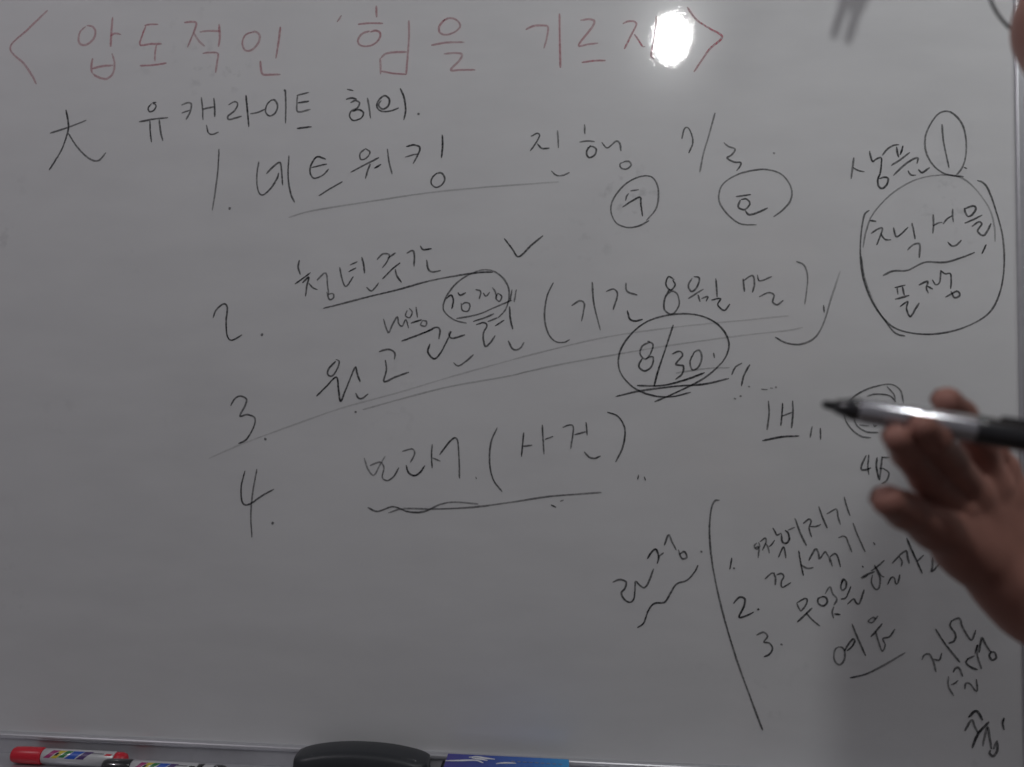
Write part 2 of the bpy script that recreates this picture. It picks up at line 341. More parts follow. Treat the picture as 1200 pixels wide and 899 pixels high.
strokes('circled_word', [
 (*A3, "472,776 508,730 514,665 493,624 452,621 402,645 362,690 347,735 363,780 400,799 442,796 482,776", 0.75, 1.9),
 (*A3, "399,706 403,690 410,680|416,672 446,667|388,729 420,708 450,694 453,720 459,761", BK, 2.0),
 (*A3, "860,791 800,786 750,745 727,700 740,650 790,615 850,599 900,597 950,615 981,660 979,705 950,740 919,763", 0.72, 2.0),
 (*A3, "787,692 840,684|803,703 795,728 818,737 836,717 824,700 805,702|820,740 833,755 865,747 899,731", BK, 2.3)], M['black_ink'])
strokes('written_word', [
 (*A4, "402,738 396,785 389,839|398,785 420,798 452,805|475,707 480,732 490,757 508,745 530,740 530,775 524,815 514,840 518,872 535,883 556,865 563,838 545,830 520,838", BK, 2.2),
 (*A4, "535,729 560,698 590,681 614,678|601,688 605,712 612,738|632,683 626,706 618,727|577,776 620,748 664,714|586,823 640,772 682,745 702,742 697,767|655,799 668,819 694,821|704,794 722,809 757,785", BK, 2.2),
 (*A4, "880,824 912,780 928,710 922,620 895,560 850,524 805,529 765,575 737,640 739,710 770,770 815,808 860,822 917,828|815,582 820,650 832,715 848,787|917,785 932,790", BK, 2.1),
 (*A8, "356,439 339,455 328,510 324,590 335,680 365,760 405,818 450,855 520,872 600,872 690,850 770,805 810,740 828,650 825,540 800,440 775,370 755,342 734,335", 0.68, 2.0),
 (*A8, "333,570 345,510 370,450 430,385 500,340 570,319 650,317 700,338 745,385 780,440 795,500 797,550", 0.55, 1.8, 0.3), (*A8, "327,600 340,680 370,762 420,840 450,872 482,881", 0.6, 1.9),
 (*A8, "357,475 380,478|361,521 385,505 401,503 395,527 381,562|395,520 410,541 432,543|440,500 450,531 470,520 492,498|505,484 512,515 516,541|489,579 510,560 531,557 533,580 530,606", BK, 2.2),
 (*A8, "580,454 581,490 578,521|580,494 596,484 612,481|614,488 628,470 647,458|648,434 648,462 651,481|630,550 645,564 662,561 679,544", BK, 2.2),
 (*A8, "689,431 694,450 702,462|690,434 720,424 730,434 716,455 702,462|690,485 720,472 752,456|716,496 740,480 750,488 736,512 755,528 770,512 783,485|766,559 751,592", BK, 2.2),
 (*A8, "403,669 440,652 490,650 550,622 620,622 680,605 726,587", BK, 2.2),
 (*A8, "444,711 482,702|453,712 456,735|472,708 478,738|446,752 496,738|463,778 490,760 486,785 499,813 515,790 531,764|529,702 560,689 556,712 563,731|560,706 578,716|577,683 588,700 602,692 607,650|605,650 622,662 640,662 643,690 641,715|622,745 645,732 665,723 673,738 655,746 642,724", BK, 2.1)], M['black_ink'])
strokes('written_word', [
 (*A5, "149,338 160,310 185,289 199,300 195,350 199,400 215,416 251,397", 0.8, 2.0), (*A5, "321,396", BK, 2.8),
 (*A5, "452,134 448,160 456,186|436,219 470,195 492,178|463,215 485,195 478,228 474,262|485,215 500,232 517,238|514,206 540,180 549,190 551,222 556,256|549,246 558,273 573,266 570,252 555,255", BK, 2.0),
 (*A5, "594,160 602,200 616,227 642,192|625,176 652,161|630,152 656,140|671,124 678,150 681,181|688,229 704,243 718,232 731,214", BK, 2.0),
 (*A5, "725,133 745,113 768,116 760,140 744,162|762,128 790,109|744,201 780,165 806,144|789,166 795,190 811,213|829,111 848,101 856,114 855,157|877,84 888,98 917,94|899,134 905,166 920,176 949,171", BK, 2.0),
 (*A5, "536,304 600,288 700,262 800,238 900,210 1000,190 1085,178 1132,177", 0.82, 2.0),
 (*A6, "218,47 240,75 259,98 295,65 327,39", BK, 2.1),
 (*A5, "1040,356 1000,346 970,325 957,300 970,260 1000,220 1040,190 1090,170 1130,172 1165,195 1186,230 1188,270 1176,308 1150,338", 0.7, 1.9),
 (*A5, "969,270 985,257 993,275 988,306|1009,248 1018,258 1037,249|1020,285 1025,311 1045,313 1051,290 1035,284 1022,293|1071,238 1089,245 1084,272|1098,250 1108,261 1121,247|1130,231 1140,245 1146,268|1150,249 1142,268 1155,279 1163,262 1150,251", BK, 1.9),
 (*A5, "1004,340 1080,325 1140,300 1199,275|1062,350 1100,338 1136,323", BK, 1.9), (*A6, "240,190 234,224|252,190 246,226", BK, 1.9),
 (*A5, "748,341 757,373 766,389 780,360 796,334 801,358 814,366 826,344 836,374|831,311 825,330 840,336 849,318 838,304|862,299 867,336|843,356 882,344|885,348 878,362 895,366 899,350 882,346", BK, 1.9), (*A5, "811,419 850,405 922,377", BK, 1.9)], M['black_ink'])
strokes('written_word', [
 (*A5, "211,646 225,622 245,612 266,622 262,645 244,682 270,677 296,690 290,725 265,765 238,779", 0.82, 2.1), (*A5, "333,763", BK, 2.8),
 (*A5, "580,490 556,515 552,536 568,541 586,515 592,490 580,484|512,613 545,580 582,546 590,590 597,630 615,590 640,528 650,510 656,535 666,562|650,601 660,619 675,619 694,604", BK, 2.1),
 (*A5, "732,456 765,448 787,460 786,483|754,485 758,520 750,561 790,545 837,528", BK, 2.1),
 (*A5, "889,391 930,371 946,380 942,412|911,428 904,458 925,481 945,465 965,430 985,386 978,396 990,409 1034,397|993,494 1010,506 1035,492 1064,466", BK, 2.0),
 (*A5, "1073,361 1100,354 1111,365 1098,395 1105,437 1125,422 1140,399|1113,351 1148,337|1140,366 1172,345", BK, 2.0), (*A6, "233,238 235,270 242,302|229,334 243,358 262,356 274,338", BK, 2.0),
 (*A6, "356,171 338,210 331,265 340,310 360,335 385,339 402,331", 0.8, 2.0),
 (*A6, "407,236 430,222 443,230 440,255 435,280|465,169 470,230 488,305|504,196 525,189 536,205 524,247|560,171 563,195 592,206|564,249 570,272 585,279 607,274", BK, 2.0),
 (*A6, "696,163 680,154 672,175 685,192 698,178 691,163|682,190 668,220 669,248 690,259 709,235 705,205 690,195 676,204|746,158 735,180 745,196 760,182 766,158 750,154|735,216 760,200 778,189|762,205 768,225|772,216 790,210 785,224|812,159 815,190 816,212|800,220 826,216 818,233 836,249 852,231", BK, 2.0),
 (*A6, "889,160 893,197|889,166 915,151 921,175 915,199|929,149 936,166 970,154|934,211 960,199 976,206 972,225 985,233 1002,221", BK, 2.0),
 (*A6, "1038,111 1060,122 1070,150 1068,190 1062,232", 0.75, 1.9, 0.3), (*A6, "1115,234 1117,256", BK, 2.0), (*A6, "979,324 1010,340 1050,344 1090,326 1115,285 1135,220 1162,138", 0.85, 2.1, 0.75),
 (*A5, "135,831 240,785 400,725 600,655 800,600 1000,540 1199,485", 0.20, 1.8), (*A6, "240,388 300,372 500,325 700,296 900,276 1017,264", 0.24, 1.8, 0.3),
 (*A5, "650,668", 0.7, 2.2), (*A5, "675,660 800,625 900,598 1000,575 1199,540", 0.25, 1.9), (*A6, "240,432 300,417 400,396 560,368 700,345 900,318 1010,306 1057,297", 0.26, 1.9, 0.4)], M['black_ink'])
strokes('circled_date', [
 (*A6, "742,479 690,491 640,489 590,471 555,440 539,405 545,360 575,315 620,280 680,262 740,259 790,271 830,300 849,340 840,380 810,415 770,445 700,480 640,506", 0.82, 2.0),
 (*A6, "628,338 606,349 600,372 615,386 629,370 636,345 620,335|606,384 596,405 612,419 632,406 636,380 615,384|693,289 670,360 650,420 639,462|689,371 710,364 719,375 700,400 721,405 718,427 699,443|752,366 740,393 747,416 765,406 773,380 766,361 750,367|806,368 809,383", BK, 2.1),
 (*A6, "591,460 660,460 720,446 781,424|531,491 600,475 700,462 780,456 849,440", 0.85, 2.1), (*A6, "700,425 790,412 852,410", 0.35, 1.8),
 (*A6, "886,397 868,408 857,430|908,401 892,430 884,462", 0.85, 2.0), (*A6, "866,497|882,490|906,463|940,470 958,472|965,467 973,468|981,465", 0.6, 1.8)], M['black_ink'])
strokes('written_word', [
 (*A6, "960,503 962,540 956,585|1000,509 998,545 995,573|1028,503 1029,540 1025,580|998,546 1028,535|943,615 1000,604 1047,602|1083,574 1077,607|1106,579 1107,612", BK, 2.1),
 (*B7, "548,198 532,130 490,97 430,98 340,125 270,170 229,230 235,290 270,340 320,376 372,383", 0.62, 1.9), (*B7, "502,192 496,150 458,106|507,190 470,155 400,147 348,160|278,280 300,322 350,352 412,355|308,314 362,320|385,308 390,323 404,314", 0.75, 1.9),
 (*B7, "346,479 322,530 321,555 345,556 372,545|360,474 355,540 360,584|405,489 401,540 416,612|472,490 430,489|416,548 440,551 469,575 455,616 428,632|432,484 425,550 418,614", 0.7, 2.0)], M['black_ink'])
strokes('written_word', [
 (*A7, "105,204 95,245 98,285 115,291 150,268 181,251|136,199 125,260 120,320 123,377", 0.75, 1.9), (*A7, "177,340", BK, 2.6),
 (*A7, "415,170 425,200 440,215 455,190 470,165", 0.42, 1.8), (*A7, "430,190 455,181 466,195 462,220 475,229 492,218 505,195", 0.75, 1.9),
 (*A7, "514,153 540,147 546,160 535,182|524,189 530,208 545,216 560,208 573,190|592,134 590,165 592,197|592,170 614,179|611,162 640,125 656,121 661,160 663,224|705,219 707,225", 0.85, 1.9),
 (*A7, "761,91 745,130 741,180 750,225 774,258", 0.8, 1.9), (*A7, "830,104 827,135 824,167|828,140 852,137|878,84 880,120 883,161|885,122 907,114|931,91 952,84 959,95 952,147|962,110 991,102|992,77 995,112|987,154 1000,168 1015,171 1030,165", 0.88, 1.9),
 (*A7, "1047,51 1075,62 1093,95 1088,140 1069,181", 0.8, 1.9), (*A7, "1129,214 1126,226|1143,219 1147,229", 0.85, 1.8),
 (*A7, "424,299 450,309 490,297 530,310 570,310 610,292 650,285 712,290", 0.85, 2.0, 0.4), (*A7, "477,313 520,302 600,303 700,298 800,285 900,270 1032,260", 0.62, 2.0), (*A7, "901,292 914,299|924,283 934,280", 0.85, 1.9)], M['black_ink'])
strokes('written_word', [
 (*B2, "51,349 75,340 96,348 92,370 80,385 90,406 108,416 122,405 126,372 128,346 145,362 160,366 175,340 188,304", BK, 2.0),
 (*B2, "167,271 180,250 196,239 205,265 200,287|205,263 222,250|224,226 238,191 250,215 264,242|271,240 282,269 299,266 291,247 274,256|348,247", BK, 2.0),
 (*B2, "134,501 155,485 170,445 190,420 225,415 245,385 265,355 300,342 325,315 337,292", BK, 2.0),
 (*B2, "409,75 392,78 380,110 375,180 382,270 400,370 430,490 470,620 510,730 553,845", 0.85, 2.1)], M['black_ink'])
strokes('written_word', [
 (*B2, "450,267 443,306|457,302|455,420 475,399 493,405 490,430 474,466 500,460 523,449|538,440|532,526 555,516 569,530 557,549 575,552 586,570 575,590 557,598|616,557", BK, 2.1),
 (*B8, "122,252 107,268 118,286 135,270 130,250|109,281 131,275 127,332|137,246 165,227 168,250 149,292|165,255 178,272 186,307|184,272 200,260 214,239|204,173 215,190 226,211 250,200|250,204 254,245 275,254 291,235 285,200 268,186|284,186 321,170|321,122 345,190 381,267|364,151 395,127 406,140 396,175 409,222|400,165 430,166 459,154|446,60 465,115 491,175|489,101 520,82 541,77 548,115 561,157|581,10 592,55 611,110|234,329 260,274 270,305 273,334", BK, 2.0),
 (*B8, "163,443 195,414 216,410|210,412 219,440 217,475|225,421 250,414 263,430 250,455 255,486 300,461|341,293 350,350 366,427|350,366 385,386 420,382|394,346 418,300 432,284 446,310 448,337 460,325 480,299 490,312 500,330 506,357|505,327 530,309 546,325 561,380|506,330 518,377|549,226 575,217 591,225 605,260 621,302|627,148 650,210 691,300|734,249 743,264", BK, 2.0),
 (*B8, "331,571 340,592 352,613|331,568 375,544 386,555 375,585 352,613|334,669 375,630 413,594|380,620 410,655 453,691|472,534 445,545 444,570 470,584 491,565 485,540 463,535|480,521 505,484 520,520 541,549 525,582|526,588 517,615 525,650|528,626 561,630|577,448 562,480 570,501 588,490 591,460 576,444 564,466|562,549 590,539 616,481|597,576 630,547 641,565 660,571 686,499", BK, 2.0),
 (*B8, "675,373 681,382|668,437 700,418 742,404|673,442 706,420|720,401 745,385 792,344|730,420 724,460 745,496 765,486 769,440 755,400 740,368|740,375 760,400 775,425 792,433|808,472 830,434 846,440 850,465 862,466 873,419|833,361 870,320 906,294 915,330 923,362|870,325 885,350 880,377|909,226 945,310 993,414|965,350 980,335 999,317|1046,328 1045,375 1042,403 1087,357", BK, 2.0),
 (*B8, "550,799 530,820 529,870 555,894 580,870 583,825 570,804 548,800|582,822 600,790 625,759 636,770 620,800 594,821|621,678 650,750 693,847|722,649 707,665 725,673 743,655 735,644 719,652|742,656 759,636|720,747 750,715 781,676|745,716 760,770 780,822 796,790 784,757 820,746 847,706", BK, 2.0), (*B2, "844,669 900,655 960,625 1030,584", 0.72, 2.0, 0.35)], M['black_ink'])
strokes('written_word', [
 (*B3, "587,332 600,305 625,299 640,320 650,345 662,395|650,327 680,330 693,293|659,166 710,245 789,344|746,122 737,150 765,195 758,230 728,243|738,127 785,110 800,150 830,205 852,224 873,172", BK, 2.1),
 (*B3, "728,416 728,470 757,523|740,461 760,455 780,438|753,397 765,374 785,375 804,420|814,487 820,454 845,460 868,491 881,491 875,432|833,323 821,345 850,370 882,383|825,327 866,309|869,297 881,252 879,300 902,380|889,293 905,215 925,250 953,291|955,284 944,310 960,331 981,318 972,291 953,289", BK, 2.1),
 (*B3, "833,634 870,601 890,615 909,651|814,707 850,649 870,690 885,718|942,658 885,722 853,797|909,788 920,735 935,688 945,740 955,803|987,757 965,803|950,808 945,825 965,840 985,812 989,768|1023,636 1015,665 1023,701", BK, 2.6)], M['black_ink'])

# ------------------------------------------------------------------ things on the ledge
def curved_patch(name, mat, parent, x0, x1, a0, a1, r, slant=0.0, wob=0.0):
    """print wrapped on a barrel of radius r about x, from angle a0 to a1"""
    V, F = [], []; n = 8; m_ = 4
    for i in range(n+1):
        a = a0+(a1-a0)*i/n
        for j in range(m_+1):
            x = x0+(x1-x0)*j/m_+slant*(i/n)+wob*math.sin(3*i/n+j); V.append((x, -r*math.cos(a), r*math.sin(a)))
    for i in range(n):
        for j in range(m_): q = i*(m_+1)+j; F.append((q, q+1, q+m_+2, q+m_+1))
    return link(name, mesh(name, V, F), mat, parent)
def tray_marker(label, px0, py0, px1, py1, capmat, tail, yy, roll=0.0):
    a, b = on_plane(px0, py0, yy), on_plane(px1, py1, yy)
    Lp = np.linalg.norm(b-a); r = 0.0088
    o = empty('marker_pen', (a[0], yy, ZL+r*1.02)); o.rotation_euler = (roll, 0, 0); tag(o, label, 'marker')
    k = Lp/0.133
    link('cap', lathe_mesh('cap', [(0, 0.0055), (0.0012, 0.0075), (0.004, r*0.97), (0.012, r*1.02), (0.034*k, r*1.04), (0.0355*k, r*0.99), (0.036*k, r*0.8)], 32), capmat, o)
    link('barrel', lathe_mesh('barrel', [(0.0362*k, r*0.82), (0.0372*k, r*0.93), (0.06*k, r*0.94), (0.119*k, r*0.93), (0.1195*k, r*0.85)], 32), M['pale'], o)
    if tail == 'plug':
        link('end_plug', lathe_mesh('plug', [(0.1197*k, r*0.8), (0.1205*k, r*0.9), (0.127*k, r*0.9), (0.131*k, r*0.75), (0.133*k, r*0.4)], 28), capmat, o)
    else:
        link('end_plug', lathe_mesh('plug', [(0.1197*k, r*0.8), (0.1203*k, r*0.9), (0.126*k, r*0.9), (0.1263*k, r*0.8)], 28), capmat, o)
    rr = r*0.945; e0, e1 = 0.15, 1.25
    x = 0.040*k
    for nm, mt, w_ in (('print_patch', 'magenta', 0.0085), ('print_ring', 'yellow', 0.008), ('print_patch', 'green', 0.008), ('print_patch', 'blue', 0.013), ('print_patch', 'purple', 0.010)):
        curved_patch(nm, M[mt], o, x*1.0, x+w_*k*0.95, e0+0.12*(mt == 'green'), e1, rr, slant=0.009, wob=0.0009)
        if mt == 'yellow': curved_patch('print_spot', M['nib'], o, x+0.0022*k+0.0013, x+0.0055*k+0.0013, e0+0.35, e1-0.35, rr+0.00012, slant=0.003)
        x += w_*k
    curved_patch('print_line', M['print_grey'], o, 0.094*k, 0.108*k, 0.95, 1.1, rr)
    curved_patch('print_patch', capmat, o, 0.109*k, 0.116*k, 0.75, 1.05, rr, slant=0.002)
    return o
# black marker lies towards the board, red one in front of it, end over end
red = tray_marker('silver-white marker with red cap and red end plug on the pen ledge', 15, 889, 149, 889, M['red_plastic'], 'plug', -0.030)
blk = tray_marker('silver-white marker with black cap and banded black tail on the pen ledge', 121, 897, 245, 897, M['black_plastic'], 'band', -0.0505)
kx = 1.0
tl = blk; end = 0.133*(np.linalg.norm(on_plane(245, 897, -0.0505)-on_plane(121, 897, -0.0505))/0.133)*0.95
link('tail_ring', lathe_mesh('tail_ring', [(end, 0.0069), (end+0.001, 0.0073), (end+0.0115, 0.0071), (end+0.012, 0.006)], 28), M['pale'], blk)
link('tail_plug', lathe_mesh('tail_plug', [(end+0.0121, 0.0064), (end+0.0128, 0.0078), (end+0.020, 0.0078), (end+0.0245, 0.0064), (end+0.026, 0.003)], 28), M['black_plastic'], blk)

def domed_block(x0, x1, y0, y1, z0, z1, dome, bev, mat, name, parent, n=28):
    V, F = [], []
    ring = []
    for i in range(n+1):
        s = i/n; e = (1-abs(2*s-1)**3.2)
        ring.append((x0+(x1-x0)*s, e))
    secs = []
    for x, e in ring:
        e = max(e, 0.0); zt = z1-dome*(abs(2*((x-x0)/(x1-x0))-1)**2.2)
        inset = (1-min(1, e*2.2)**0.5)*0.007
        pr = []
        for k in range(20):
            t = 2*math.pi*k/20; cx, cy = math.cos(t), math.sin(t)
            sx = math.copysign(abs(cx)**0.4, cx); sy = math.copysign(abs(cy)**0.45, cy)
            hy = (y1-y0)/2-inset; yc = (y0+y1)/2
            zz = z0+(zt-z0)*(0.5+0.5*sy); pr.append((x, yc+hy*sx*(1-0.10*max(0, sy)), zz))
        secs.append(pr)
    for pr in secs: V += pr
    for i in range(n):
        for k in range(20): F.append((i*20+k, i*20+(k+1) % 20, (i+1)*20+(k+1) % 20, (i+1)*20+k))
    F += [tuple(range(20))[::-1], tuple(n*20+k for k in range(20))]
    me = mesh(name, V, F); bm = bmesh.new(); bm.from_mesh(me); bmesh.ops.recalc_face_normals(bm, faces=bm.faces[:]); bm.to_mesh(me); bm.free()
    return link(name, me, mat, parent)
# big black eraser
e0, e1 = on_plane(349, 890, -0.040), on_plane(502, 890, -0.040); zc = on_plane(430, 873.5, -0.038)[2]
er = empty('board_eraser', ((e0[0]+e1[0])/2, -0.040, ZL)); tag(er, 'plain black board eraser with a domed top on the pen ledge', 'eraser')
hw = (e1[0]-e0[0])/2
domed_block(-hw, hw, -0.024, 0.024, 0.0085, zc-ZL, 0.010, 0.004, M['eraser'], 'handle', er)
domed_block(-hw*0.97, hw*0.97, -0.023, 0.023, 0.0002, 0.0095, 0.0, 0.001, M['felt'], 'felt_pad', er)
# blue labelled eraser, tipped towards the room
c0, c1 = on_plane(524, 884, -0.032), on_plane(667, 890, -0.032)
be = empty('board_eraser', ((c0[0]+c1[0])/2, -0.040, ZL)); tag(be, 'black felt eraser with a glossy blue printed label on top, on the pen ledge', 'eraser')
hw2 = (c1[0]-c0[0])/2; th = c0[2]-ZL-0.001
link('felt_pad', box_mesh('felt_pad', (-hw2-0.006, -0.026, 0.0002), (hw2, 0.016, th-0.008), 0.002), M['felt'], be, False)
lab = bpy.data.materials.new('blue_label'); lab.use_nodes = True; nt = lab.node_tree; pb = nt.nodes['Principled BSDF']
pb.inputs['Roughness'].default_value = 0.22
tc = nt.nodes.new('ShaderNodeTexCoord'); sp = nt.nodes.new('ShaderNodeSeparateXYZ'); rp = nt.nodes.new('ShaderNodeValToRGB'); mr = nt.nodes.new('ShaderNodeMapRange')
nt.links.new(tc.outputs['Object'], sp.inputs[0]); nt.links.new(sp.outputs['X'], mr.inputs['Value']); mr.inputs['From Min'].default_value = -hw2; mr.inputs['From Max'].default_value = hw2
nt.links.new(mr.outputs[0], rp.inputs['Fac']); nt.links.new(rp.outputs['Color'], pb.inputs['Base Color'])
e = rp.color_ramp.elements; e[0].color = (0.05, 0.04, 0.29, 1); e[1].color = (0.022, 0.32, 0.70, 1)
k_ = e.new(0.3); k_.color = (0.03, 0.06, 0.34, 1); k_ = e.new(0.7); k_.color = (0.03, 0.15, 0.54, 1)
lb = link('printed_cover', box_mesh('printed_cover', (-hw2, -0.024, th-0.008), (hw2, 0.014, th), 0.0012), lab, be, False)
def flat_marks(name, pls, mat, parent, wd):
    V, F = [], []
    for pl in pls:
        P = catmull(np.array(pl)*1000)/1000; T = np.gradient(P, axis=0); T /= np.linalg.norm(T, axis=1)[:, None]+1e-9; b0 = len(V)
        for i, p in enumerate(P):
            n_ = np.array([-T[i][1], T[i][0]])*wd/2*(0.5+math.sin(math.pi*min(1, max(0, i/(len(P)-1))))*0.7)
            V += [(p[0]+n_[0], p[1]+n_[1], th+0.0003), (p[0]-n_[0], p[1]-n_[1], th+0.0003)]
            if i: q = b0+2*i; F.append((q-2, q-1, q+1, q))
    o = link(name, mesh(name, V, F), mat, parent, False); return o
flat_marks('logo_print', [[(-0.043, 0.0045), (-0.034, 0.007), (-0.026, 0.0045), (-0.014, 0.0025)], [(-0.040, 0.003), (-0.030, 0.001), (-0.022, -0.002)], [(-0.076*hw2/0.072+0.004, -0.008), (-0.055, -0.006), (-0.035, -0.003), (-0.026, -0.009)], [(-0.012, -0.009), (-0.002, -0.006), (0.010, -0.0055)]], M['white'], be, 0.0034)
flat_marks('small_print', [[(0.004+0.0065*i, -0.001-0.0002*i), (0.0085+0.0065*i, -0.001-0.0002*i)] for i in range(9)], M['print_grey'], be, 0.0016)

# ------------------------------------------------------------------ organic surfaces: smooth union of tapered capsules, surface nets
def sd_cap(X, a, b, ra, rb):
    a = np.asarray(a, np.float32); b = np.asarray(b, np.float32); ba = b-a; l2 = float(ba@ba)+1e-12
    h = np.clip(((X-a)@ba)/l2, 0, 1)
    return np.linalg.norm(X-a-h[..., None]*ba, axis=-1)-(ra+(rb-ra)*h)
def sd_ell(X, c, ax, R):
    q = (X-np.asarray(c, np.float32))@np.asarray(ax, np.float32).T
    R = np.asarray(R, np.float32); k0 = np.linalg.norm(q/R, axis=-1); k1 = np.linalg.norm(q/(R*R), axis=-1)+1e-9
    return k0*(k0-1)/k1
def smin(a, b, k):
    h = np.maximum(k-np.abs(a-b), 0)/k; return np.minimum(a, b)-h*h*k*0.25
def chain(X, pts, k=0.004):
    d = None
    for (p, r), (q, s) in zip(pts[:-1], pts[1:]):
        e_ = sd_cap(X, p, q, r, s); d = e_ if d is None else smin(d, e_, k)
    return d
def nets(fn, lo, hi, h):
    lo = np.asarray(lo); n = np.ceil((np.asarray(hi)-lo)/h).astype(int)+1
    g = np.stack(np.meshgrid(*[lo[i]+h*np.arange(n[i]) for i in range(3)], indexing='ij'), -1).astype(np.float32)
    f = fn(g); s = f < 0
    cs = np.zeros(np.array(f.shape)-1, int); acc = np.zeros((*cs.shape, 3)); cnt = np.zeros(cs.shape)
    off = [(i, j, k) for i in (0, 1) for j in (0, 1) for k in (0, 1)]
    def sub(A, o): return A[o[0]:A.shape[0]-1+o[0], o[1]:A.shape[1]-1+o[1], o[2]:A.shape[2]-1+o[2]]
    for o in off:
        for ax in range(3):
            if o[ax]: continue
            o2 = list(o); o2[ax] = 1
            f0, f1 = sub(f, o), sub(f, o2); cr = (f0 < 0) != (f1 < 0)
            t = np.where(cr, f0/(f0-f1+1e-20), 0)
            for c in range(3):
                acc[..., c] += np.where(cr, o[c]+(t if c == ax else 0), 0)
            cnt += cr
    act = cnt > 0; idx = -np.ones(cs.shape, int); idx[act] = np.arange(act.sum())
    V = (np.argwhere(act)+acc[act]/cnt[act][:, None])*h+lo
    F = []
    for ax in range(3):
        a1, a2 = (ax+1) % 3, (ax+2) % 3
        sl0 = [slice(None)]*3; sl1 = [slice(None)]*3; sl0[ax] = slice(0, -1); sl1[ax] = slice(1, None)
        A, B = s[tuple(sl0)], s[tuple(sl1)]; E = np.argwhere(A != B)
        ok = (E[:, a1] > 0) & (E[:, a2] > 0) & (E[:, a1] < f.shape[a1]-1) & (E[:, a2] < f.shape[a2]-1); E = E[ok]
        def cell(d1, d2):
            q = E.copy(); q[:, a1] -= d1; q[:, a2] -= d2; return idx[q[:, 0], q[:, 1], q[:, 2]]
        Q = np.stack([cell(1, 1), cell(0, 1), cell(0, 0), cell(1, 0)], 1)
        fl_ = ~A[E[:, 0], E[:, 1], E[:, 2]]; Q[fl_] = Q[fl_][:, ::-1]; F.append(Q)
    return V, np.vstack(F)
def bounds(pts, pad):
    P = np.array([p for p, r in pts]); r = max(r for p, r in pts)+pad; return P.min(0)-r, P.max(0)+r
def join(parts):
    V, F, n = [], [], 0
    for v, f in parts: V.append(v); F += (f+n).tolist(); n += len(v)
    return np.vstack(V), F

# ---- the hand in front of the board (points taken along the hand's own axes, palm to the camera)
mm = 0.001
def H(px, py, d): return at(px, py, d).astype(np.float32)
PD = 0.500                                       # distance of the marker's axis from the lens plane
thumb = [(H(1136, 648, .545), .0160), (H(1094, 617, .525), .0142), (H(1060, 598, .505), .0112), (H(1041, 587, .490), .0098)]
index = [(H(1116, 590, .535), .0120), (H(1086, 560, .512), .0105), (H(1064, 532, .490), .0092), (H(1051, 514, .476), .0080)]
middle = [(H(1136, 572, .537), .0120), (H(1112, 540, .510), .0105), (H(1094, 515, .482), .0092), (H(1082, 500, .4720), .0078)]
ring = [(H(1158, 562, .545), .0118), (H(1148, 522, .533), .0105), (H(1126, 486, .515), .0092), (H(1110, 470, .506), .0088)]
little = [(H(1182, 574, .552), .0108), (H(1176, 548, .549), .0094), (H(1164, 530, .545), .0084), (H(1154, 520, .540), .0076)]
wrist = H(1212, 705, .560); fore = np.array([0.455, -0.575, 1.08], np.float32)
palm = [((H(1120, 600, .538), .0135), (H(1176, 672, .553), .0175)), ((H(1140, 582, .541), .0135), (H(1190, 668, .557), .0185)),
        ((H(1162, 572, .547), .0130), (H(1206, 668, .560), .0180)), ((H(1183, 580, .554), .0120), (H(1220, 672, .563), .0175)),
        ((H(1126, 643, .546), .0160), (H(1178, 690, .556), .0190))]
def hand_sdf(X):
    p = None
    for (a, b) in palm:
        e_ = sd_cap(X, a[0], b[0], a[1], b[1]); p = e_ if p is None else smin(p, e_, 0.008)
    e_ = sd_cap(X, H(1190, 680, .557), wrist, .0250, .0262); p = smin(p, e_, 0.014)
    e_ = sd_cap(X, wrist, wrist+(fore-wrist)*0.6, .0272, .0335); p = smin(p, e_, 0.012)
    d = p
    for f_ in (index, middle, ring, little):
        d = np.minimum(d, smin(chain(X, f_), p, 0.010))
    return np.minimum(d, smin(chain(X, thumb, 0.006), p, 0.014))
allp = thumb+index+middle+ring+little+[(wrist, .03), (wrist+(fore-wrist)*0.5, .034)]
lo, hi = bounds(allp, 0.004)
handV, handF = nets(hand_sdf, lo, hi, 0.0016)

